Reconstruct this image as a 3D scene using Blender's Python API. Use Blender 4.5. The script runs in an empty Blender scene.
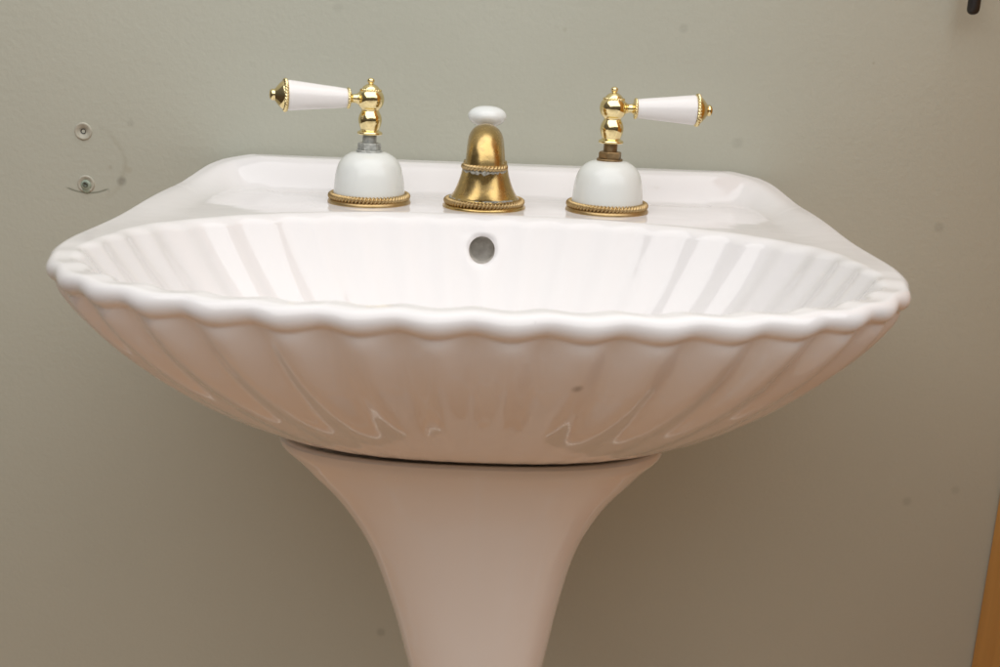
import bpy, bmesh, math, random
from math import sin, cos, pi, sqrt, atan2, radians
from mathutils import Vector, Matrix

random.seed(4)
scene = bpy.context.scene
COL = scene.collection
DECK = 0.84            # height of the basin deck above the floor
WALL_Y = 0.100         # wall plane

# ------------------------------------------------------------------ helpers
def link(name, me, parent=None, loc=(0, 0, 0)):
    o = bpy.data.objects.new(name, me)
    COL.objects.link(o)
    o.location = loc
    if parent is not None:
        o.parent = parent
    return o

def tag(o, label, cat, group=None):
    o['label'] = label
    o['category'] = cat
    if group:
        o['group'] = group
    return o

def mesh_from(name, verts, faces, mat, smooth=True):
    me = bpy.data.meshes.new(name)
    me.from_pydata([tuple(v) for v in verts], [], faces)
    if smooth:
        me.polygons.foreach_set('use_smooth', [True] * len(me.polygons))
    me.materials.append(mat)
    me.update()
    return me

def smoothstep(a, b, x):
    t = max(0.0, min(1.0, (x - a) / (b - a)))
    return t * t * (3 - 2 * t)

def spline(pts, n=10, closed=False):
    """Catmull-Rom through points of any dimension."""
    out = []
    N = len(pts)
    segs = N if closed else N - 1
    for i in range(segs):
        if closed:
            p0, p1, p2, p3 = pts[i - 1], pts[i], pts[(i + 1) % N], pts[(i + 2) % N]
        else:
            p0 = pts[max(i - 1, 0)]; p1 = pts[i]; p2 = pts[i + 1]; p3 = pts[min(i + 2, N - 1)]
        for k in range(n):
            t = k / n
            out.append(tuple(0.5 * ((2 * b) + (-a + c) * t + (2 * a - 5 * b + 4 * c - d) * t * t
                                    + (-a + 3 * b - 3 * c + d) * t ** 3)
                             for a, b, c, d in zip(p0, p1, p2, p3)))
    if not closed:
        out.append(tuple(pts[-1]))
    return out

def lathe(profile, seg=64, cap=True, M=None):
    """profile of (r, z) turned about z; returns verts, faces."""
    V, F = [], []
    n = len(profile)
    for r, z in profile:
        r = max(r, 1e-5)
        for k in range(seg):
            a = 2 * pi * k / seg
            V.append(Vector((r * cos(a), r * sin(a), z)))
    for i in range(n - 1):
        for k in range(seg):
            k2 = (k + 1) % seg
            F.append((i * seg + k, i * seg + k2, (i + 1) * seg + k2, (i + 1) * seg + k))
    if cap:
        F.append(tuple(range(seg - 1, -1, -1)))
        F.append(tuple((n - 1) * seg + k for k in range(seg)))
    if M is not None:
        V = [M @ v for v in V]
    return V, F

def rope(R, r, turns, strands=1, M=None, useg=None, vseg=20, amp=0.28, squash=1.0, half=False):
    """a twisted rope moulding bent into a ring of radius R about z"""
    useg = useg or turns * 8
    V, F = [], []
    for i in range(useg):
        u = 2 * pi * i / useg
        for j in range(vseg):
            v = 2 * pi * j / vseg
            ph = turns * u - 2 * v
            rr = r * (1 - amp + amp * 1.2 * abs(sin(ph / 2 * 1.0)) if False else 1 - amp * (0.5 + 0.5 * cos(ph)) ** 2)
            V.append(Vector(((R + rr * cos(v)) * cos(u), (R + rr * cos(v)) * sin(u), rr * squash * sin(v))))
    for i in range(useg):
        i2 = (i + 1) % useg
        for j in range(vseg):
            j2 = (j + 1) % vseg
            F.append((i * vseg + j, i2 * vseg + j, i2 * vseg + j2, i * vseg + j2))
    if M is not None:
        V = [M @ v for v in V]
    return V, F

def join(*vf):
    V, F = [], []
    for v, f in vf:
        o = len(V)
        V += list(v)
        F += [tuple(i + o for i in q) for q in f]
    return V, F

def box(x0, x1, y0, y1, z0, z1):
    V = [Vector(p) for p in ((x0, y0, z0), (x1, y0, z0), (x1, y1, z0), (x0, y1, z0),
                             (x0, y0, z1), (x1, y0, z1), (x1, y1, z1), (x0, y1, z1))]
    F = [(0, 3, 2, 1), (4, 5, 6, 7), (0, 1, 5, 4), (1, 2, 6, 5), (2, 3, 7, 6), (3, 0, 4, 7)]
    return V, F

def bevelled_box(name, dims, mat, w=0.003):
    V, F = box(*dims)
    bm = bmesh.new()
    vs = [bm.verts.new(v) for v in V]
    for f in F:
        bm.faces.new([vs[i] for i in f])
    bmesh.ops.bevel(bm, geom=list(bm.edges), offset=w, segments=3, affect='EDGES', profile=0.5)
    me = bpy.data.meshes.new(name)
    bm.to_mesh(me)
    bm.free()
    me.materials.append(mat)
    return me

# ------------------------------------------------------------------ materials
class NT:
    def __init__(self, name):
        self.m = bpy.data.materials.new(name)
        self.m.use_nodes = True
        self.t = self.m.node_tree
        self.n = self.t.nodes
        self.b = self.n['Principled BSDF']
    def add(self, kind, **kw):
        nd = self.n.new(kind)
        for k, v in kw.items():
            if k in nd.inputs:
                nd.inputs[k].default_value = v
            else:
                setattr(nd, k, v)
        return nd
    def l(self, a, b):
        self.t.links.new(a, b)
    def math(self, op, a, b=None, c=None, clamp=False):
        nd = self.n.new('ShaderNodeMath')
        nd.operation = op
        nd.use_clamp = clamp
        for i, v in enumerate((a, b, c)):
            if v is None:
                continue
            if isinstance(v, (int, float)):
                nd.inputs[i].default_value = v
            else:
                self.l(v, nd.inputs[i])
        return nd.outputs[0]
    def coords(self, which='Object'):
        return self.n.new('ShaderNodeTexCoord').outputs[which]
    def noise(self, co, scale, detail=3.0, rough=0.5):
        nd = self.add('ShaderNodeTexNoise')
        nd.inputs['Scale'].default_value = scale
        nd.inputs['Detail'].default_value = detail
        nd.inputs['Roughness'].default_value = rough
        self.l(co, nd.inputs['Vector'])
        return nd.outputs['Fac']
    def ramp(self, fac, stops):
        nd = self.n.new('ShaderNodeValToRGB')
        cr = nd.color_ramp
        while len(cr.elements) < len(stops):
            cr.elements.new(0.5)
        for e, (p, c) in zip(cr.elements, stops):
            e.position = p
            e.color = (*c, 1) if len(c) == 3 else c
        self.l(fac, nd.inputs[0])
        return nd.outputs[0]
    def mix(self, fac, a, b, blend='MIX'):
        nd = self.n.new('ShaderNodeMix')
        nd.data_type = 'RGBA'
        nd.blend_type = blend
        for sock, v in ((nd.inputs[0], fac), (nd.inputs[6], a), (nd.inputs[7], b)):
            if isinstance(v, (int, float)):
                sock.default_value = v
            elif isinstance(v, tuple):
                sock.default_value = (*v, 1)
            else:
                self.l(v, sock)
        return nd.outputs[2]
    def bump(self, h, strength, dist):
        nd = self.n.new('ShaderNodeBump')
        nd.inputs['Strength'].default_value = strength
        nd.inputs['Distance'].default_value = dist
        self.l(h, nd.inputs['Height'])
        self.l(nd.outputs[0], self.b.inputs['Normal'])
        return nd

def porcelain(name, c1, c2, rough=0.10, specks=(), bump=0.10, coat=0.0, spec=0.5):
    k = NT(name)
    co = k.coords()
    f = k.noise(co, 7.0, 3)
    col = k.ramp(f, [(0.35, c1), (0.65, c2)])
    if specks:
        sep = k.add('ShaderNodeSeparateXYZ')
        k.l(co, sep.inputs[0])
        for (x, y, z, r, s) in specks:
            d = k.math('SQRT', k.math('ADD', k.math('ADD',
                k.math('POWER', k.math('SUBTRACT', sep.outputs[0], x), 2),
                k.math('POWER', k.math('SUBTRACT', sep.outputs[1], y), 2)),
                k.math('POWER', k.math('SUBTRACT', sep.outputs[2], z), 2)))
            m = k.math('MULTIPLY', k.math('SUBTRACT', 1.0, k.math('DIVIDE', d, r), clamp=True), 1.6 * s, clamp=True)
            col = k.mix(m, col, (0.10, 0.085, 0.075))
    k.l(col, k.b.inputs['Base Color'])
    k.b.inputs['Roughness'].default_value = rough
    k.b.inputs['IOR'].default_value = 1.5
    k.b.inputs['Coat Weight'].default_value = coat
    k.b.inputs['Specular IOR Level'].default_value = spec
    k.b.inputs['Coat Roughness'].default_value = 0.03
    g = k.noise(co, 26.0, 2)
    k.bump(g, bump, 0.004)
    return k.m

def brass(name, c1, c2, rough, grime=None, grime_amt=0.0, nscale=60):
    k = NT(name)
    co = k.coords()
    f = k.noise(co, nscale, 4, 0.6)
    col = k.ramp(f, [(0.3, c1), (0.7, c2)])
    k.b.inputs['Metallic'].default_value = 1.0
    if grime:
        g = k.noise(co, nscale * 2.3, 5, 0.7)
        m = k.math('MULTIPLY', k.math('SUBTRACT', g, 0.50), 4.0, clamp=True)
        m = k.math('MULTIPLY', m, grime_amt)
        col = k.mix(m, col, grime)
        k.l(k.math('SUBTRACT', 1.0, k.math('MULTIPLY', m, 0.7)), k.b.inputs['Metallic'])
    k.l(col, k.b.inputs['Base Color'])
    k.l(k.math('ADD', k.math('MULTIPLY', f, rough * 0.7), rough * 0.65), k.b.inputs['Roughness'])
    k.bump(k.noise(co, nscale * 6, 3), 0.08, 0.0006)
    return k.m

def plain(name, c1, c2, rough, metallic=0.0, scale=80, bump=0.1):
    k = NT(name)
    co = k.coords()
    f = k.noise(co, scale, 4)
    k.l(k.ramp(f, [(0.3, c1), (0.7, c2)]), k.b.inputs['Base Color'])
    k.b.inputs['Roughness'].default_value = rough
    k.b.inputs['Metallic'].default_value = metallic
    k.bump(f, bump, 0.001)
    return k.m

PORC = porcelain('basin_porcelain', (0.742, 0.72, 0.716), (0.758, 0.738, 0.735), 0.05,
                 specks=[(0.0569, -0.3729, -0.0411, 0.0044, 0.45), (0.0254, -0.3878, 0.0035, 0.0008, 0.5), (0.0316, -0.3920, 0.0007, 0.0010, 0.5),
                         (0.0916, -0.3875, 0.0028, 0.0008, 0.5)])
PED = porcelain('pedestal_porcelain', (0.76, 0.705, 0.66), (0.78, 0.73, 0.685), 0.07)
BELLW = porcelain('bell_porcelain', (0.70, 0.715, 0.69), (0.73, 0.745, 0.72), 0.20)
GRIPW = porcelain('grip_porcelain', (0.80, 0.775, 0.765), (0.82, 0.80, 0.79), 0.14)
KNOBW = porcelain('knob_porcelain', (0.74, 0.76, 0.75), (0.77, 0.79, 0.78), 0.14)
BRASS = brass('polished_brass', (0.82, 0.66, 0.33), (0.88, 0.74, 0.41), 0.12)
AGED = brass('aged_brass', (0.47, 0.325, 0.125), (0.58, 0.41, 0.17), 0.26, (0.24, 0.18, 0.10), 0.4, 70)
ROPEB = brass('rope_brass', (0.42, 0.29, 0.13), (0.56, 0.41, 0.21), 0.40, (0.30, 0.22, 0.13), 0.45, 90)
SCALEM = plain('limescale', (0.20, 0.19, 0.15), (0.48, 0.47, 0.42), 0.8, 0.0, 500, 0.8)
ZINC = plain('corroded_zinc', (0.28, 0.29, 0.27), (0.56, 0.57, 0.54), 0.6, 0.4, 260, 0.8)
BRONZE = plain('tarnished_brass', (0.20, 0.135, 0.065), (0.40, 0.275, 0.14), 0.42, 0.8, 200, 0.5)
DARKM = plain('dark_metal', (0.022, 0.019, 0.018), (0.035, 0.03, 0.028), 0.38, 0.3, 60, 0.1)
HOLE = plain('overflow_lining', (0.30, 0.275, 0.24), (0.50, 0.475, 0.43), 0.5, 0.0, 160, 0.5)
RUST = plain('screw_metal', (0.05, 0.055, 0.045), (0.22, 0.25, 0.20), 0.5, 0.5, 700, 0.6)
PLUG = plain('plug_plastic', (0.26, 0.32, 0.25), (0.36, 0.41, 0.33), 0.6, 0.0, 400, 0.4)
SPACK = plain('anchor_plastic', (0.40, 0.385, 0.31), (0.48, 0.46, 0.385), 0.6, 0.0, 300, 0.4)

def wall_material():
    k = NT('wall_paint')
    co = k.coords()
    sep = k.add('ShaderNodeSeparateXYZ')
    k.l(co, sep.inputs[0])
    X, Z = sep.outputs[0], sep.outputs[2]
    base = k.ramp(k.noise(co, 3.2, 4), [(0.3, (0.468, 0.474, 0.398)), (0.7, (0.490, 0.496, 0.418))])
    fine = k.noise(co, 420, 2)
    base = k.mix(k.math('MULTIPLY', fine, 0.14), base, (0.33, 0.31, 0.25))
    def dist(x, z, sx=1.0, sz=1.0):
        return k.math('SQRT', k.math('ADD',
            k.math('POWER', k.math('MULTIPLY', k.math('SUBTRACT', X, x), sx), 2),
            k.math('POWER', k.math('MULTIPLY', k.math('SUBTRACT', Z, z), sz), 2)))
    wob = k.math('MULTIPLY', k.math('SUBTRACT', k.noise(co, 60, 3), 0.5), 0.006)
    def blot(x, z, r, s, c=(0.13, 0.12, 0.10)):
        nonlocal base
        s = s * 0.5
        d = k.math('ADD', dist(x, z), k.math('MULTIPLY', wob, 0.6))
        m = k.math('MULTIPLY', k.math('MULTIPLY', k.math('SUBTRACT', 1.0, k.math('DIVIDE', d, r), clamp=True), 1.8, clamp=True), s)
        base = k.mix(m, base, c)
    # round stain left by a fixture, smudges and flecks on the paint
    d = k.math('ADD', dist(-0.381, DECK + 0.012), wob)
    band = k.math('SUBTRACT', 1.0, k.math('DIVIDE', k.math('ABSOLUTE', k.math('SUBTRACT', d, 0.037)), 0.0035), clamp=True)
    right = k.math('MULTIPLY', k.math('ADD', k.math('SUBTRACT', X, -0.372), 0.0), 40, clamp=True)
    patch = k.math('MULTIPLY', k.noise(co, 90, 3), 0.42)
    base = k.mix(k.math('MULTIPLY', k.math('MULTIPLY', band, right), patch), base, (0.27, 0.235, 0.15))
    # scuff under the lower anchor
    d2 = dist(-0.380, DECK + 0.026)
    band2 = k.math('SUBTRACT', 1.0, k.math('DIVIDE', k.math('ABSOLUTE', k.math('SUBTRACT', d2, 0.0425)), 0.0013), clamp=True)
    low = k.math('MULTIPLY', k.math('SUBTRACT', DECK - 0.0115, Z), 900, clamp=True)
    base = k.mix(k.math('MULTIPLY', k.math('MULTIPLY', band2, low), 0.75), base, (0.10, 0.115, 0.075))
    blot(-0.3475, DECK - 0.004, 0.0055, 0.85)
    blot(-0.357, DECK + 0.0085, 0.003, 0.4, (0.22, 0.17, 0.09))
    blot(-0.340, DECK + 0.0065, 0.004, 0.35, (0.30, 0.23, 0.11))
    blot(-0.336, DECK + 0.050, 0.004, 0.25)
    blot(-0.36, DECK - 0.014, 0.002, 0.3)
    blot(0.170, DECK + 0.152, 0.0055, 0.30)
    blot(0.063, DECK + 0.148, 0.003, 0.35, (0.24, 0.19, 0.10))
    blot(-0.143, DECK + 0.160, 0.006, 0.18)
    blot(0.425, DECK - 0.020, 0.006, 0.36)
    blot(0.432, DECK - 0.300, 0.0062, 0.36)
    blot(0.479, DECK - 0.286, 0.006, 0.28)
    blot(0.228, DECK + 0.052, 0.007, 0.25)
    blot(-0.100, DECK - 0.470, 0.006, 0.5)
    blot(0.345, DECK + 0.128, 0.002, 0.5, (0.2, 0.16, 0.1))
    k.l(base, k.b.inputs['Base Color'])
    k.b.inputs['Roughness'].default_value = 0.50
    k.b.inputs['Specular IOR Level'].default_value = 0.35
    h = k.math('ADD', k.noise(co, 190, 3), k.math('MULTIPLY', k.noise(co, 45, 2), 0.7))
    k.bump(h, 0.26, 0.0012)
    return k.m

def wood_material():
    k = NT('orange_wood')
    co = k.coords()
    mp = k.add('ShaderNodeMapping')
    mp.inputs['Scale'].default_value = (14, 14, 0.8)
    k.l(co, mp.inputs['Vector'])
    f = k.noise(mp.outputs[0], 4.0, 5, 0.6)
    k.l(k.ramp(f, [(0.3, (0.58, 0.27, 0.05)), (0.7, (0.70, 0.35, 0.075))]), k.b.inputs['Base Color'])
    k.b.inputs['Roughness'].default_value = 0.35
    k.bump(f, 0.1, 0.001)
    return k.m

def floor_material():
    k = NT('floor_tile')
    co = k.coords()
    f = k.noise(co, 9, 4)
    tile = k.ramp(f, [(0.3, (0.70, 0.40, 0.215)), (0.7, (0.80, 0.48, 0.265))])
    br = k.n.new('ShaderNodeTexBrick')
    br.offset = 0.0
    br.inputs['Scale'].default_value = 1.0
    br.inputs['Brick Width'].default_value = 0.305
    br.inputs['Row Height'].default_value = 0.305
    br.inputs['Mortar Size'].default_value = 0.006
    br.inputs['Mortar Smooth'].default_value = 0.1
    k.l(co, br.inputs['Vector'])
    k.l(k.mix(br.outputs['Fac'], tile, (0.85, 0.80, 0.72)), k.b.inputs['Base Color'])
    k.b.inputs['Roughness'].default_value = 0.5
    k.bump(k.noise(co, 120, 3), 0.2, 0.002)
    return k.m

# ------------------------------------------------------------------ setting
def structure(name, V, F, mat):
    o = link(name, mesh_from(name, V, F, mat, smooth=False))
    o['kind'] = 'structure'
    return o

structure('wall', *box(-1.3, 1.3, WALL_Y, WALL_Y + 0.1, 0.0, 2.3), wall_material())
structure('baseboard', *box(-1.3, 1.3, WALL_Y - 0.016, WALL_Y - 0.001, 0.0, 0.085), plain('white_trim', (0.90, 0.89, 0.86), (0.92, 0.91, 0.88), 0.3, 0.0, 8, 0.02))
structure('floor', *box(-1.3, 1.3, -2.2, WALL_Y, -0.05, 0.0), floor_material())

# ------------------------------------------------------------------ basin
NF = 38                       # flutes round the shell
PER = 22                      # columns per flute
NC = NF * PER
CEN = (0.0, -0.215)

half = [(0.0, -0.3945), (0.06, -0.393), (0.115, -0.388), (0.165, -0.376), (0.205, -0.356), (0.2355, -0.328),
        (0.2585, -0.291), (0.2705, -0.246), (0.2755, -0.19), (0.2765, -0.12), (0.277, -0.05), (0.274, 0.015),
        (0.268, 0.062), (0.257, 0.090), (0.234, 0.0976), (0.12, 0.0978), (0.0, 0.0978)]
loop = half + [(-x, y) for x, y in reversed(half[1:-1])]
out_pts = spline(loop, 24, closed=True)
out_pts = [(x, min(y, 0.0978)) for x, y in out_pts]

def polar_table(pts):
    T = []
    for x, y in pts:
        a = atan2(y - CEN[1], x - CEN[0])
        T.append((a, math.hypot(x - CEN[0], y - CEN[1])))
    T.sort()
    return T
OT = polar_table(out_pts)
def outer_r(a):
    a = (a + pi) % (2 * pi) - pi
    lo, hi = 0, len(OT)
    while lo < hi:
        m = (lo + hi) // 2
        if OT[m][0] < a: lo = m + 1
        else: hi = m
    a1, r1 = OT[lo % len(OT)]
    a0, r0 = OT[lo - 1]
    if a1 < a0:
        a1 += 2 * pi
        if a < a0: a += 2 * pi
    t = (a - a0) / max(a1 - a0, 1e-9)
    return r0 + (r1 - r0) * t
def inner_r(a):
    c, s = cos(a), sin(a)
    A = 0.2430
    B, n = (0.157, 2.35) if s > 0 else (0.1575, 3.1)
    return (abs(c / A) ** n + abs(s / B) ** n) ** (-1.0 / n)
# flute phase from arc length of the curve midway between both edges
M = 4000
acc = [0.0]
pp = None
for i in range(M + 1):
    a = -pi / 2 + 2 * pi * i / M
    r = inner_r(a) * 0.55 + min(outer_r(a), inner_r(a) + 0.03) * 0.45
    p = (r * cos(a), r * sin(a))
    if pp: acc.append(acc[-1] + math.hypot(p[0] - pp[0], p[1] - pp[1]))
    pp = p
tot = acc[-1]
angs = []
j = 0
for c in range(NC):
    target = tot * c / NC
    while acc[j + 1] < target: j += 1
    t = (target - acc[j]) / max(acc[j + 1] - acc[j], 1e-9)
    angs.append(-pi / 2 + 2 * pi * (j + t) / M)
# arc length from back centre along the outer edge
bacc = {}
def back_s(a):
    return bacc[a]
sb = 0.0
prev = None
tbl = []
for i in range(1501):
    a = pi / 2 - pi * i / 1500
    p = (outer_r(a) * cos(a), outer_r(a) * sin(a))
    if prev: sb += math.hypot(p[0] - prev[0], p[1] - prev[1])
    tbl.append(sb)
    prev = p
def arc_back(a):
    d = abs(((a - pi / 2) + pi) % (2 * pi) - pi)
    f = d / pi * 1500
    i = min(int(f), 1499)
    return tbl[i] + (tbl[i + 1] - tbl[i]) * (f - i)

def rim_h(s):
    if s < 0.226: return 0.0265
    if s < 0.336: return 0.0265 - 0.0195 * (0.45 * smoothstep(0.226, 0.336, s) + 0.55 * (1 - (1 - (s - 0.226) / 0.110) ** 1.7))
    return 0.007 * (1 - smoothstep(0.305, 0.55, s))

OV = (-0.003, -0.0262)         # overflow (x, z)
OV_R = 0.0105
NI, NT_, NL, NU, NB = 110, 60, 22, 44, 6
V, F = [], []
rows = None
for c in range(NC):
    a = angs[c]
    dx, dy = cos(a), sin(a)
    ph = (c / PER) % 1.0
    sl = abs(sin(pi * ph))
    lobe = (sqrt(sl * sl + 0.05) - sqrt(0.05)) / (sqrt(1.05) - sqrt(0.05))   # 1 mid flute, 0 in the groove
    sharp = smoothstep(0.10, 0.23, abs(inner_r(a) * dx))
    lobe = lobe * 0.35 + sl * sl * 0.65
    ri0, ro0 = inner_r(a), outer_r(a)
    oy = CEN[1] + ro0 * dy
    fr_in = 1 - smoothstep(-0.31, -0.19, oy)
    ri0 = ri0 + (min(ro0 - 0.0205, ri0 + 0.02) - ri0) * fr_in
    front = 1 - smoothstep(-0.32, -0.21, oy)                 # 1 where the lip is scalloped
    s_b = arc_back(a)
    H = rim_h(s_b)
    ro = ro0 + front * (lobe - 0.6) * 0.0033 * (1 - 0.35 * sharp)
    fi = 0.0037 * (0.75 + 0.25 * front)
    soft = 0.45 * lobe + 0.55 * sl * sl
    ri = ri0 + (soft - 0.5) * fi
    r2 = 0.0063 + front * (0.0002 + 0.0010 * lobe) - front * 0.0008 * sharp                      # lip roll radius
    if oy > 0.05: r2 = 0.007
    gap = ro - ri
    r1 = min(0.0085 + 0.0055 * smoothstep(-0.24, -0.10, oy), gap * 0.42)
    zc = -front * 0.0008 * lobe + 0.0050 * (1 - smoothstep(-0.28, -0.08, oy))                              # crest dips at each lobe
    q0 = math.atan(ri0 / (0.112 * 3.6))
    z_top = -r1 + r1 * sin(q0)
    col = []
    # inner bowl
    for i in range(NI):
        t = i / (NI - 1)
        g = 1 - (1 - t) ** 1.7
        rr = ri0 * g
        z = z_top - 0.112 * (1 - g ** 3.6)
        amp = smoothstep(0.18, 0.75, g) * fi
        px = CEN[0] + rr * dx
        rr2 = rr + (soft - 0.5) * amp
        # flutes soften next to the overflow
        col.append([CEN[0] + rr2 * dx, CEN[1] + rr2 * dy, z + zc])
    # rim: inner roll, deck, outer roll
    for i in range(1, NT_ + 1):
        t = i / NT_
        if t <= 0.3:
            q = q0 + t / 0.3 * (pi / 2 - q0)
            fl_w = 1 - (1 - front) * 0.75 * smoothstep(0.0, 0.3, t)
            rr, z = ri0 + (soft - 0.5) * fi * fl_w + r1 * (cos(q0) - cos(q)), -r1 + r1 * sin(q)
        else:
            q = (t - 0.3) / 0.7
            rs = ri0 + (soft - 0.5) * fi * (1 - (1 - front) * 0.75) + r1 * cos(q0)
            rr, z = rs + (ro - r2 - rs) * q, 0.0
        d = max(0.0, ro - rr)
        wflat, wslope = (0.026, 0.034)
        kk = smoothstep(0.40, 0.18, s_b)  if False else 1 - smoothstep(0.18, 0.42, s_b)
        wf = wflat * kk + 0.008 * (1 - kk)
        ws = wslope * kk + 0.045 * (1 - kk)
        rise = 1 - smoothstep(wf, wf + ws, d)
        zz = H * rise
        # long recessed panel on the face of the back ledge
        x = CEN[0] + rr * dx
        y = CEN[1] + rr * dy
        if y > 0.02:
            ex = max(0.0, abs(x) - 0.188)
            ey = (y - 0.052)
            dd = math.hypot(ex, ey) - 0.0105
            zz -= 0.0016 * (1 - smoothstep(-0.0035, 0.001, dd))
        # the tap platform sits a hair below the bowl's edge roll
        if y > -0.06 and abs(x) < 0.25:
            e = min(y + 0.036, 0.215 - abs(x), 0.030 - y)
            zz -= 0.0002 * smoothstep(-0.008, 0.012, e)
        wob = 0.0
        col.append([x, y, z + zz + zc])
    # outer roll and undercut
    for i in range(1, NL + 1):
        q = i / NL * radians(150)
        rr = ro - r2 + r2 * sin(q)
        z = -r2 + r2 * cos(q)
        col.append([CEN[0] + rr * dx, CEN[1] + rr * dy, z + H + zc])
    rr_e = ro - r2 + r2 * sin(radians(150)) - 0.0012
    z_e = -r2 + r2 * cos(radians(150)) + H + zc
    # outside of the shell down to the foot
    fa, fb, fn = 0.128, 0.064, 2.3
    fr = (abs(dx / fa) ** fn + abs(dy / fb) ** fn) ** (-1 / fn)
    foot = (fr * dx, -0.172 + fr * dy, -0.1385)
    st = (CEN[0] + rr_e * dx, CEN[1] + rr_e * dy)
    relief = front * (lobe - 0.6) * 0.0033 * (1 - 0.35 * sharp)
    back = smoothstep(0.0, 0.09, oy)
    n_ = 1.32 + 1.5 * back
    for i in range(1, NU + 1):
        q = i / NU * pi / 2
        cc, ss = max(cos(q), 0) ** (2 / n_), sin(q) ** (2 / n_)
        x = foot[0] + (st[0] - foot[0]) * cc
        y = foot[1] + (st[1] - foot[1]) * cc
        z = z_e + (foot[2] - z_e) * ss
        am = front * 0.0034 * (1 - smoothstep(0.20, 0.72, i / NU)) * smoothstep(0, 0.12, i / NU) * (0.15 * lobe + 0.85 * sl * sl - 0.55)
        am += relief * ((1 - smoothstep(0.0, 0.42, i / NU)) - cc)
        col.append([x + am * dx, y + am * dy, z])
    for i in range(1, NB + 1):
        t = i / NB
        col.append([foot[0] * (1 - t), foot[1] * (1 - t) + t * -0.172, foot[2] - 0.004 * t])
    rows = len(col)
    V += col
# overflow opening on the back wall of the bowl
def ov_d(v):
    return math.hypot(v[0] - OV[0], v[2] - OV[1])
inner_rows = NI
faces = []
for c in range(NC):
    c2 = (c + 1) % NC
    for i in range(rows - 1):
        faces.append((c * rows + i, c2 * rows + i, c2 * rows + i + 1, c * rows + i + 1))
cut_cols = [c for c in range(NC) if abs(V[c * rows + NI - 1][0]) < 0.03 and V[c * rows + NI - 1][1] > -0.1]
cut = set()
for c in cut_cols:
    for i in range(20, NI):
        v = V[c * rows + i]
        if v[1] > -0.12 and abs(v[0] - OV[0]) < 0.024 and abs(v[2] - OV[1]) < 0.030:
            cut.add(c * rows + i)
# smooth the flute relief around the opening towards a flat patch
import statistics
ys = {}
for idx in cut:
    ys.setdefault(idx % rows, []).append(V[idx][1])
for idx in cut:
    v = V[idx]
    m = statistics.mean(ys[idx % rows])
    w = (1 - smoothstep(0.011, 0.024, ov_d(v))) * (1 - smoothstep(-0.0195, -0.0125, v[2]))
    v[1] += (m - v[1]) * w
for idx in cut:                      # the edge of the opening is rounded off into the hole
    v = V[idx]
    e = (ov_d(v) - OV_R) / 0.0042
    if e < 1:
        v[1] += 0.0022 * (1 - max(0.0, e)) ** 2
inside = {i for i in cut if ov_d(V[i]) < OV_R * 1.04}
F = [f for f in faces if not all(i in inside for i in f)]
ring = set()
gone = [f for f in faces if all(i in inside for i in f)]
used = set(i for f in F for i in f)
for f in gone:
    for i in f:
        if i in used: ring.add(i)
ring_pts = []
for i in ring:
    v = V[i]
    d = ov_d(v) or 1e-6
    v[0] = OV[0] + (v[0] - OV[0]) / d * OV_R
    v[2] = OV[1] + (v[2] - OV[1]) / d * OV_R
    ring_pts.append(v)
OVY = statistics.mean(v[1] for v in ring_pts)
basin = link('sink_basin', mesh_from('sink_basin', V, F, PORC), None, (0, 0, DECK))
bm = bmesh.new()
bm.from_mesh(basin.data)
loose = [v for v in bm.verts if not v.link_faces]
bmesh.ops.delete(bm, geom=loose, context='VERTS')
bmesh.ops.remove_doubles(bm, verts=[v for v in bm.verts if (v.co.x ** 2 + (v.co.y - CEN[1]) ** 2) < 1e-8 or (v.co.x ** 2 + (v.co.y + 0.172) ** 2) < 1e-8], dist=1e-6)
bmesh.ops.recalc_face_normals(bm, faces=bm.faces)
bm.to_mesh(basin.data)
bm.free()
tag(basin, 'white shell shaped porcelain basin with fluted bowl and scalloped front lip, above the pedestal', 'sink basin')

# lining of the overflow: a short channel that ends in a curved back
rp = sorted(ring_pts, key=lambda v: atan2(v[2] - OV[1], v[0] - OV[0]))
LV, LF = [], []
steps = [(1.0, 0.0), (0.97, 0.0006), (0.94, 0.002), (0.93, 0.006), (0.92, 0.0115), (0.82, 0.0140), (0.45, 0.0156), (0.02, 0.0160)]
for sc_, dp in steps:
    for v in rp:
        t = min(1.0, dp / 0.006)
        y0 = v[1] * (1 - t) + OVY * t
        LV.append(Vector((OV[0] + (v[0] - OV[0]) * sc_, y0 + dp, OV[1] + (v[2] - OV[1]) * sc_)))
nr = len(rp)
for i in range(len(steps) - 1):
    for q in range(nr):
        q2 = (q + 1) % nr
        LF.append((i * nr + q, i * nr + q2, (i + 1) * nr + q2, (i + 1) * nr + q))
ovl = link('overflow_hole', mesh_from('overflow_hole', LV, LF, HOLE), basin)
ovl['label'] = 'dark round overflow hole in the back of the bowl'

# ------------------------------------------------------------------ pedestal
ped_prof = [  # z (from deck), half width, half depth, exponent
    (-0.1425, 0.1405, 0.070, 2.5), (-0.149, 0.1385, 0.0690, 2.5), (-0.158, 0.1290, 0.066, 2.5), (-0.169, 0.1185, 0.063, 2.5), (-0.192, 0.0980, 0.058, 2.5), (-0.225, 0.0790, 0.054, 2.5),
    (-0.266, 0.0660, 0.0505, 2.5), (-0.31, 0.0560, 0.048, 2.45), (-0.35, 0.0492, 0.046, 2.4), (-0.42, 0.0475, 0.045, 2.4),
    (-0.52, 0.0475, 0.047, 2.4), (-0.64, 0.054, 0.054, 2.4), (-0.74, 0.070, 0.070, 2.5), (-0.79, 0.088, 0.086, 2.6),
    (-0.81, 0.098, 0.095, 2.7), (-0.825, 0.100, 0.097, 2.8), (-0.84, 0.100, 0.097, 2.8)]
pp_ = spline(ped_prof, 8)
V, F = [], []
SEG = 128
rings = []
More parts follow.
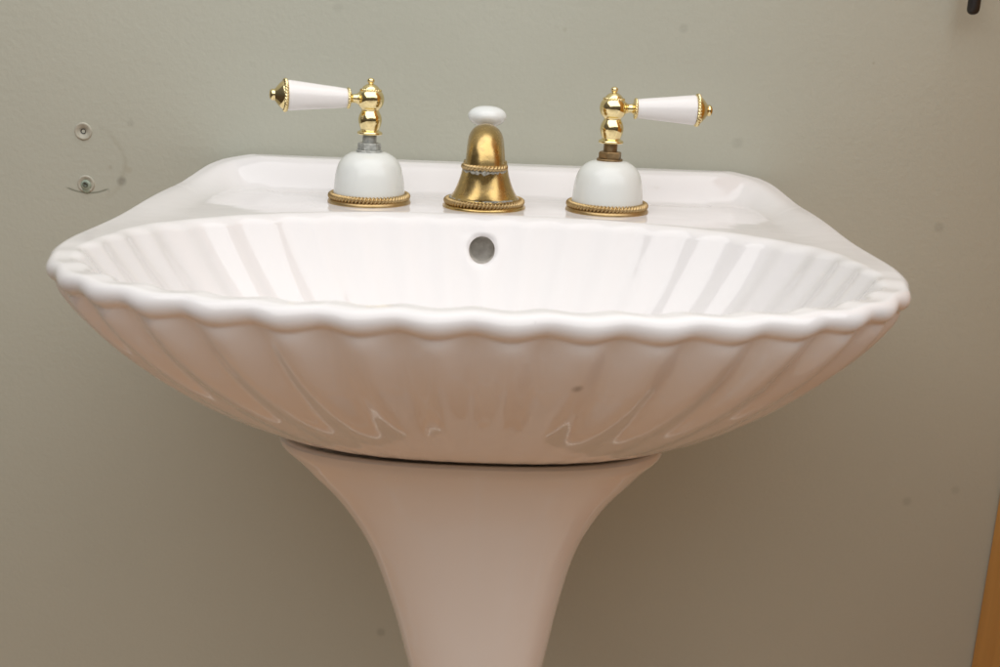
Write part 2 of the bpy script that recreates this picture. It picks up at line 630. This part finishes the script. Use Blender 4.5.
# rounded top edge that turns inwards
rings.append((-0.1455, 0.128, 0.058, 2.4))
rings.append((-0.1412, 0.1355, 0.0650, 2.45))
rings.append((-0.1408, 0.1390, 0.0685, 2.5))
rings += pp_
for (z, hw, hd, n) in rings:
    for k in range(SEG):
        a = 2 * pi * k / SEG
        ca, sa = cos(a), sin(a)
        r = (abs(ca / hw) ** n + abs(sa / hd) ** n) ** (-1 / n)
        x, y = r * ca, r * sa
        lean = 0.0045 - 0.0085 * smoothstep(-0.36, -0.13, z)
        # the top edge is cut to the curve of the basin: a little higher at the sides
        up = 0.0
        V.append(Vector((x + lean, y, z + DECK + up)))
n = len(rings)
for i in range(n - 1):
    for k in range(SEG):
        k2 = (k + 1) % SEG
        F.append((i * SEG + k, (i + 1) * SEG + k, (i + 1) * SEG + k2, i * SEG + k2))
F.append(tuple(range(SEG)))
F.append(tuple((n - 1) * SEG + k for k in range(SEG - 1, -1, -1)))
ped = link('pedestal', mesh_from('pedestal', V, F, PED), None, (0, -0.172, 0))
tag(ped, 'white porcelain pedestal column flaring up under the basin, dark gap along its top edge', 'pedestal')

# ------------------------------------------------------------------ taps
def empty(name, loc):
    o = bpy.data.objects.new(name, None)
    COL.objects.link(o)
    o.location = loc
    o.empty_display_size = 0.03
    return o

def tap(x, y, swing, pitch, lean, nutmat, label, grime):
    root = empty('tap_handle', (x, y, DECK - 0.001))
    tag(root, label, 'tap handle', 'white lever tap handles on the basin deck')
    def part(name, vf, mat, parent=root):
        return link(name, mesh_from(name, *vf, mat), parent)
    # base ring
    prof = [(0.020, 0.0), (0.0345, 0.0), (0.0352, 0.0012), (0.0348, 0.0028), (0.0335, 0.0040), (0.031, 0.0048), (0.0285, 0.0052), (0.020, 0.0052)]
    br = part('base_ring', lathe(prof, 96), ROPEB)
    part('rope_trim', rope(0.0320, 0.0030, 66, vseg=24, M=Matrix.Translation((0, 0, 0.0064)), amp=0.5), ROPEB, br)
    # bell
    bp = spline([(0.0300, 0.0062), (0.0302, 0.0085), (0.0297, 0.014), (0.0290, 0.021), (0.0276, 0.028), (0.0252, 0.0342),
                 (0.0212, 0.0390), (0.0160, 0.0422), (0.0115, 0.0432), (0.0100, 0.0433), (0.0090, 0.0425)], 6)
    part('bell_cover', lathe(bp, 96), BELLW)
    tilt = Matrix.Translation((0, 0, 0.045)) @ Matrix.Rotation(lean, 4, 'Y') @ Matrix.Translation((0, 0, -0.045))
    # packing nut (hexagon over a washer) and stem
    wash = lathe([(0.004, 0.0415), (0.0108, 0.0415), (0.0110, 0.0422), (0.0110, 0.0445), (0.0105, 0.0450), (0.004, 0.0450)], 40, M=tilt)
    hexa = lathe([(0.004, 0.0448), (0.0090, 0.0448), (0.0098, 0.0455), (0.0098, 0.0500), (0.0090, 0.0508), (0.004, 0.0508)], 6,
                 M=tilt @ Matrix.Rotation(radians(12), 4, 'Z'))
    o = part('packing_nut', join(wash, hexa), nutmat)
    o.data.polygons.foreach_set('use_smooth', [False] * len(o.data.polygons))
    thr = [(0.0050, 0.0505)]
    for i in range(7):
        z = 0.0508 + i * 0.0010
        thr += [(0.0060, z), (0.0055, z + 0.0005)]
    thr += [(0.0050, 0.0585)]
    part('stem', lathe(thr, 32, M=tilt), nutmat)
    # turned brass body
    body = [(0.004, 0.0575)] + spline([(0.0092, 0.0575), (0.0104, 0.0582), (0.0106, 0.0594), (0.0098, 0.0606), (0.0082, 0.0616), (0.0078, 0.0626),
                   (0.0086, 0.0650), (0.0096, 0.0690), (0.0098, 0.0720), (0.0092, 0.0752), (0.0080, 0.0782), (0.0072, 0.0800), (0.0076, 0.0814),
                   (0.0094, 0.0836), (0.0108, 0.0868), (0.0114, 0.0902), (0.0110, 0.0936), (0.0098, 0.0966), (0.0083, 0.0986),
                   (0.0074, 0.1002), (0.0058, 0.1022), (0.0038, 0.1038), (0.0026, 0.1044)], 5)
    body = [(r, 0.0575 + (z - 0.0575) * 0.89) for r, z in body]
    bo = part('handle_body', lathe(body, 64, M=tilt), BRASS)
    part('rope_trim', rope(0.0080, 0.0012, 24, M=tilt @ Matrix.Translation((0, 0, 0.0940)), amp=0.4, vseg=16), BRASS, bo)
    fin = spline([(0.0026, 0.1038), (0.0020, 0.1048), (0.0027, 0.1058), (0.0031, 0.1072), (0.0026, 0.1088), (0.0012, 0.1097), (0.0001, 0.1099)], 5)
    fin = [(r, 0.0575 + (z - 0.0575) * 0.89) for r, z in fin]
    part('finial', lathe(fin, 32, M=tilt), BRASS, bo)
    # lever: local z of the lathe becomes the lever axis
    A = tilt @ Matrix.Translation((0, 0, 0.0868)) @ Matrix.Rotation(swing, 4, 'Z') @ Matrix.Rotation(radians(90) - pitch, 4, 'Y')
    neck = [(0.0045, 0.006)] + spline([(0.0046, 0.0075), (0.0050, 0.0100), (0.0040, 0.0118), (0.0036, 0.0140), (0.0040, 0.0158), (0.0058, 0.0172),
                   (0.0076, 0.0178), (0.0082, 0.0188), (0.0078, 0.0198)], 5) + [(0.004, 0.0200)]
    ne = part('lever_neck', lathe(neck, 48, M=A), BRASS)
    part('rope_trim', rope(0.0076, 0.0012, 22, M=A @ Matrix.Translation((0, 0, 0.0186)), amp=0.4, vseg=16), BRASS, ne)
    grip = [(0.004, 0.0200)] + spline([(0.0066, 0.0200), (0.0076, 0.0206), (0.0080, 0.0225), (0.0088, 0.030), (0.0100, 0.044), (0.0113, 0.058),
                   (0.0121, 0.067), (0.0123, 0.0695), (0.0120, 0.0712)], 5) + [(0.006, 0.0714)]
    grip = [(r, 0.0195 + (z - 0.0200) * 0.955) for r, z in grip]
    part('lever_grip', lathe(grip, 64, M=A), GRIPW)
    cap = [(0.006, 0.0712)] + spline([(0.0118, 0.0716), (0.0123, 0.0730), (0.0116, 0.0754), (0.0104, 0.0774), (0.0087, 0.0793), (0.0067, 0.0812),
                   (0.0050, 0.0828), (0.0045, 0.0836), (0.0047, 0.0848), (0.0042, 0.0864), (0.0028, 0.0877), (0.0001, 0.0882)], 5)
    cap = [(r, 0.0688 + (z - 0.0716) * 0.86) for r, z in cap]
    ca = part('end_cap', lathe(cap, 64, M=A), BRASS)
    part('rope_trim', rope(0.0118, 0.0019, 30, M=A @ Matrix.Translation((0, 0, 0.0703)), amp=0.42, vseg=16), BRASS, ca)
    return root

tap(-0.1016, 0.0, radians(180 + 18), radians(0.6), radians(1.2), ZINC,
    'white bell tap with lever pointing left and a grey corroded nut', 0)
tap(0.1010, -0.001, radians(2), radians(1.0), radians(0.6), BRONZE,
    'white bell tap with lever pointing right and a brown tarnished nut', 0)

# ------------------------------------------------------------------ spout
sp = empty('faucet_spout', (-0.0035, -0.004, DECK - 0.001))
tag(sp, 'aged brass spout with rope trim and white lift knob, between the two white bell taps', 'faucet')
def spart(name, vf, mat, parent=sp):
    return link(name, mesh_from(name, *vf, mat), parent)
flange = [(0.018, 0.0), (0.0338, 0.0), (0.0352, 0.0010), (0.0350, 0.0024), (0.0334, 0.0036), (0.030, 0.0044), (0.018, 0.005)]
fl = spart('base_ring', lathe(flange, 96), AGED)
spart('rope_trim', rope(0.0316, 0.0029, 66, vseg=24, M=Matrix.Translation((0, 0, 0.0060)), amp=0.55), ROPEB, fl)
skirt = [(0.016, 0.0048)] + spline([(0.0300, 0.0056), (0.0296, 0.0085), (0.0278, 0.0104), (0.0256, 0.0140), (0.0234, 0.0188), (0.0215, 0.0240), (0.0198, 0.0300), (0.0182, 0.040)], 6) + [(0.012, 0.0410)]
spart('spout_skirt', lathe(skirt, 96), AGED)
# arm: rises from the skirt and bends over towards the viewer, outlet facing down
path = spline([(0.0, 0.002, 0.030, 0.0175), (0.0, 0.001, 0.040, 0.0166), (0.0, -0.002, 0.0490, 0.0158), (0.0, -0.008, 0.0556, 0.0150), (0.0, -0.0165, 0.0572, 0.0143),
               (0.0, -0.0250, 0.0538, 0.0142), (0.0, -0.0298, 0.0480, 0.0146), (0.0, -0.0312, 0.0430, 0.0152), (0.0, -0.0314, 0.0390, 0.0160)], 6)
V, F = [], []
S = 64
for i, (x, y, z, r) in enumerate(path):
    p = Vector((x, y, z))
    a = Vector(path[max(i - 1, 0)][:3]); b = Vector(path[min(i + 1, len(path) - 1)][:3])
    t = (b - a).normalized()
    ex = Vector((1, 0, 0)); ez = ex.cross(t).normalized()
    for k in range(S):
        q = 2 * pi * k / S
        V.append(p + ex * (r * cos(q)) + ez * (r * sin(q)))
for i in range(len(path) - 1):
    for k in range(S):
        k2 = (k + 1) % S
        F.append((i * S + k, i * S + k2, (i + 1) * S + k2, (i + 1) * S + k))
F.append(tuple((len(path) - 1) * S + k for k in range(S)))
arm = spart('spout_arm', (V, F), AGED)
end = Vector(path[-1][:3]); tdir = (end - Vector(path[-4][:3])).normalized()
Mr = Matrix.Translation(end + tdir * 0.0005) @ tdir.to_track_quat('Z', 'Y').to_matrix().to_4x4()
spart('rope_trim', rope(0.0168, 0.0024, 34, M=Mr, amp=0.42), ROPEB, arm)
nz = lathe([(0.006, -0.001), (0.0150, -0.001), (0.0150, 0.0018), (0.0140, 0.0034), (0.0120, 0.0040), (0.006, 0.0040)], 48, M=Mr)
spart('outlet', nz, SCALEM, arm)
# crust of limescale hanging under the rope of the outlet and in the seam of the base
def crust(R0, r, M, seed, keep=lambda u: 1.0):
    rnd = random.Random(seed)
    n1, n2 = 120, 8
    ph = [(rnd.uniform(0, 6.28), rnd.choice((3, 5, 7, 11, 17, 23)), rnd.uniform(0.2, 0.5)) for _ in range(7)]
    Vc, Fc = [], []
    for i in range(n1):
        u = 2 * pi * i / n1
        w = 0.55 + 0.5 * sum(a * sin(k * u + p) for p, k, a in ph)
        rr = r * max(0.12, min(1.35, w)) * keep(u)
        for j in range(n2):
            v = 2 * pi * j / n2
            Vc.append(M @ Vector(((R0 + rr * cos(v)) * cos(u), (R0 + rr * cos(v)) * sin(u), rr * sin(v))))
    for i in range(n1):
        i2 = (i + 1) % n1
        for j in range(n2):
            j2 = (j + 1) % n2
            Fc.append((i * n2 + j, i2 * n2 + j, i2 * n2 + j2, i * n2 + j2))
    return Vc, Fc
spart('limescale_crust', crust(0.0158, 0.0024, Matrix.Translation(end + Vector((0, 0, -0.0036))), 3), SCALEM, arm)
spart('limescale_crust', crust(0.0287, 0.0013, Matrix.Translation((0, 0, 0.0088)), 8), SCALEM, fl)
# lift rod and its white knob behind the arm
rod = lathe([(0.0022, 0.03), (0.0022, 0.070), (0.0022, 0.072)], 24, M=Matrix.Translation((0, 0.0215, 0)))
spart('lift_rod', rod, AGED)
kn = [(0.004, 0.0690)] + spline([(0.0062, 0.0690), (0.0066, 0.0702), (0.0088, 0.0712), (0.0120, 0.0728), (0.0148, 0.0752), (0.0164, 0.0785), (0.0158, 0.0818), (0.0134, 0.0845),
             (0.0094, 0.0865), (0.0048, 0.0875), (0.0001, 0.0878)], 6)
spart('lift_knob', lathe(kn, 64, M=Matrix.Translation((0.0, 0.0215, -0.004))), KNOBW)

# ------------------------------------------------------------------ wall fittings
RX = Matrix.Rotation(radians(90), 4, 'X')      # lathe axis -> -y (out of the wall)
def anchor(x, z, plugged, label):
    root = empty('wall_anchor', (x, WALL_Y, z))
    tag(root, label, 'wall anchor', 'screw anchors left in the wall')
    prof = [(0.0018, -0.004), (0.0022, 0.0003), (0.0055, 0.0004), (0.0062, 0.0009), (0.0072, 0.0012), (0.0079, 0.0008), (0.0083, -0.0005)]
    link('flange', mesh_from('flange', *lathe(prof, 40, cap=False, M=RX), SPACK), root)
    if plugged:
        pl = [(0.0001, 0.0015), (0.0020, 0.0018), (0.0042, 0.0016), (0.0048, 0.0008), (0.0048, -0.001)]
        link('plug', mesh_from('plug', *lathe(pl, 32, cap=False, M=Matrix.Translation((0, 0, -0.001)) @ RX), PLUG), root)
        tab = lathe([(0.0001, 0.0012), (0.0034, 0.0012), (0.0040, 0.0004), (0.0040, -0.001)], 24, cap=False, M=Matrix.Translation((0, 0, -0.0050)) @ RX)
        link('plug_lug', mesh_from('plug_lug', *tab, PLUG), root)
        sc = [(0.0001, 0.0022), (0.0012, 0.0024), (0.0019, 0.0030), (0.0024, 0.0028), (0.0026, 0.001)]
        link('screw', mesh_from('screw', *lathe(sc, 20, cap=False, M=Matrix.Translation((0, 0, -0.0002)) @ RX), RUST), root)
    else:
        sc = [(0.0001, -0.0008), (0.0012, -0.0006), (0.0020, 0.0004), (0.0024, 0.0006), (0.0026, -0.0008)]
        link('screw_hole', mesh_from('screw_hole', *lathe(sc, 20, cap=False, M=RX), DARKM), root)
    return root
anchor(-0.3805, DECK + 0.041, False, 'upper pale round wall anchor with an empty dark screw hole')
anchor(-0.3810, DECK - 0.008, True, 'lower wall anchor with greenish plug above a curved scuff')

hook = empty('wall_hook', (0.418, WALL_Y, DECK + 0.25))
tag(hook, 'dark metal hanging bar with rounded tip at the top right corner', 'hook')
hk = spline([(0.0001, -0.0775), (0.0022, -0.0772), (0.0042, -0.0758), (0.0052, -0.0735), (0.0054, -0.070)], 5) + [(0.0054, -0.03), (0.0056, 0.0), (0.0054, 0.03)] + \
     spline([(0.0054, 0.035), (0.0046, 0.039), (0.003, 0.041), (0.0001, 0.0415)], 4)
link('hook_bar', mesh_from('hook_bar', *lathe(hk, 32, cap=False, M=Matrix.Translation((0, -0.026, 0))), DARKM), hook)
link('mounting_plate', mesh_from('mounting_plate', *join(
    lathe([(0.016, 0.0), (0.016, 0.003), (0.013, 0.005), (0.004, 0.006), (0.004, 0.026), (0.0001, 0.027)], 32, M=RX)), DARKM), hook)

wp = link('wood_panel', bevelled_box('wood_panel', (0.523, 0.548, -0.28, WALL_Y - 0.001, 0.0, DECK + 0.9), wood_material()))
tag(wp, 'orange brown wooden panel standing against the wall at the right edge', 'wood panel')

# ------------------------------------------------------------------ light
def area(name, loc, target, sx, sy, power, color):
    L = bpy.data.lights.new(name, 'AREA')
    L.shape = 'RECTANGLE'
    L.size, L.size_y = sx, sy
    L.energy = power
    L.color = color
    o = bpy.data.objects.new(name, L)
    COL.objects.link(o)
    o.location = loc
    d = Vector(target) - Vector(loc)
    o.rotation_euler = d.to_track_quat('-Z', 'Y').to_euler()
    return o
area('ceiling_light', (0.20, -0.74, DECK + 1.20), (0.0, -0.12, DECK), 3.2, 2.0, 45.0, (1.0, 0.99, 0.985))

# added unseen lamp along the wall foot, only for bright lines in the glaze
area('added_glaze_strip', (0.0, WALL_Y - 0.02, 0.09), (0.0, -1.0, 0.30), 2.4, 0.007, 0.06, (1.0, 0.95, 0.88))

w = bpy.data.worlds.new('World')
scene.world = w
w.use_nodes = True
nt = w.node_tree
bg = nt.nodes['Background']
tc = nt.nodes.new('ShaderNodeTexCoord')
sep = nt.nodes.new('ShaderNodeSeparateXYZ')
nt.links.new(tc.outputs['Generated'], sep.inputs[0])
rp = nt.nodes.new('ShaderNodeValToRGB')
cr = rp.color_ramp
for pos, c in ((0.0, (0.20, 0.12, 0.07)), (0.46, (0.29, 0.22, 0.165)), (0.52, (0.31, 0.285, 0.25)), (0.75, (0.55, 0.52, 0.48)), (1.0, (0.95, 0.94, 0.92))):
    e = cr.elements.new(pos)
    e.color = (*c, 1)
cr.elements.remove(cr.elements[0])
while cr.elements[-1].position >= 1.0 and len(cr.elements) > 5:
    cr.elements.remove(cr.elements[-1])
mr = nt.nodes.new('ShaderNodeMapRange')
mr.inputs[1].default_value = -1; mr.inputs[2].default_value = 1
nt.links.new(sep.outputs[2], mr.inputs[0])
nt.links.new(mr.outputs[0], rp.inputs[0])
nt.links.new(rp.outputs[0], bg.inputs['Color'])
bg.inputs['Strength'].default_value = 0.27

# ------------------------------------------------------------------ camera
cam = bpy.data.cameras.new('Camera')
co = bpy.data.objects.new('Camera', cam)
COL.objects.link(co)
scene.camera = co
cam.sensor_width = 36
cam.lens = 39.6
cam.clip_start = 0.02
cam.clip_end = 50
p, r = radians(15.23), radians(2.07)
fw = Vector((0, cos(p), -sin(p)))
rt = Vector((1, 0, 0))
up = rt.cross(fw)
rt2 = cos(r) * rt + sin(r) * up
up2 = -sin(r) * rt + cos(r) * up
m = Matrix((rt2, up2, -fw)).transposed().to_4x4()
m.translation = Vector((0.014, -0.934, DECK + 0.142))
co.matrix_world = m
cam.dof.use_dof = True
cam.dof.focus_distance = 0.90
cam.dof.aperture_fstop = 10

scene.view_settings.view_transform = 'Standard'
scene.view_settings.look = 'None'
scene.view_settings.exposure = 0
scene.view_settings.gamma = 1
scene.render.engine = 'CYCLES'
scene.cycles.max_bounces = 10
scene.cycles.use_denoising = True
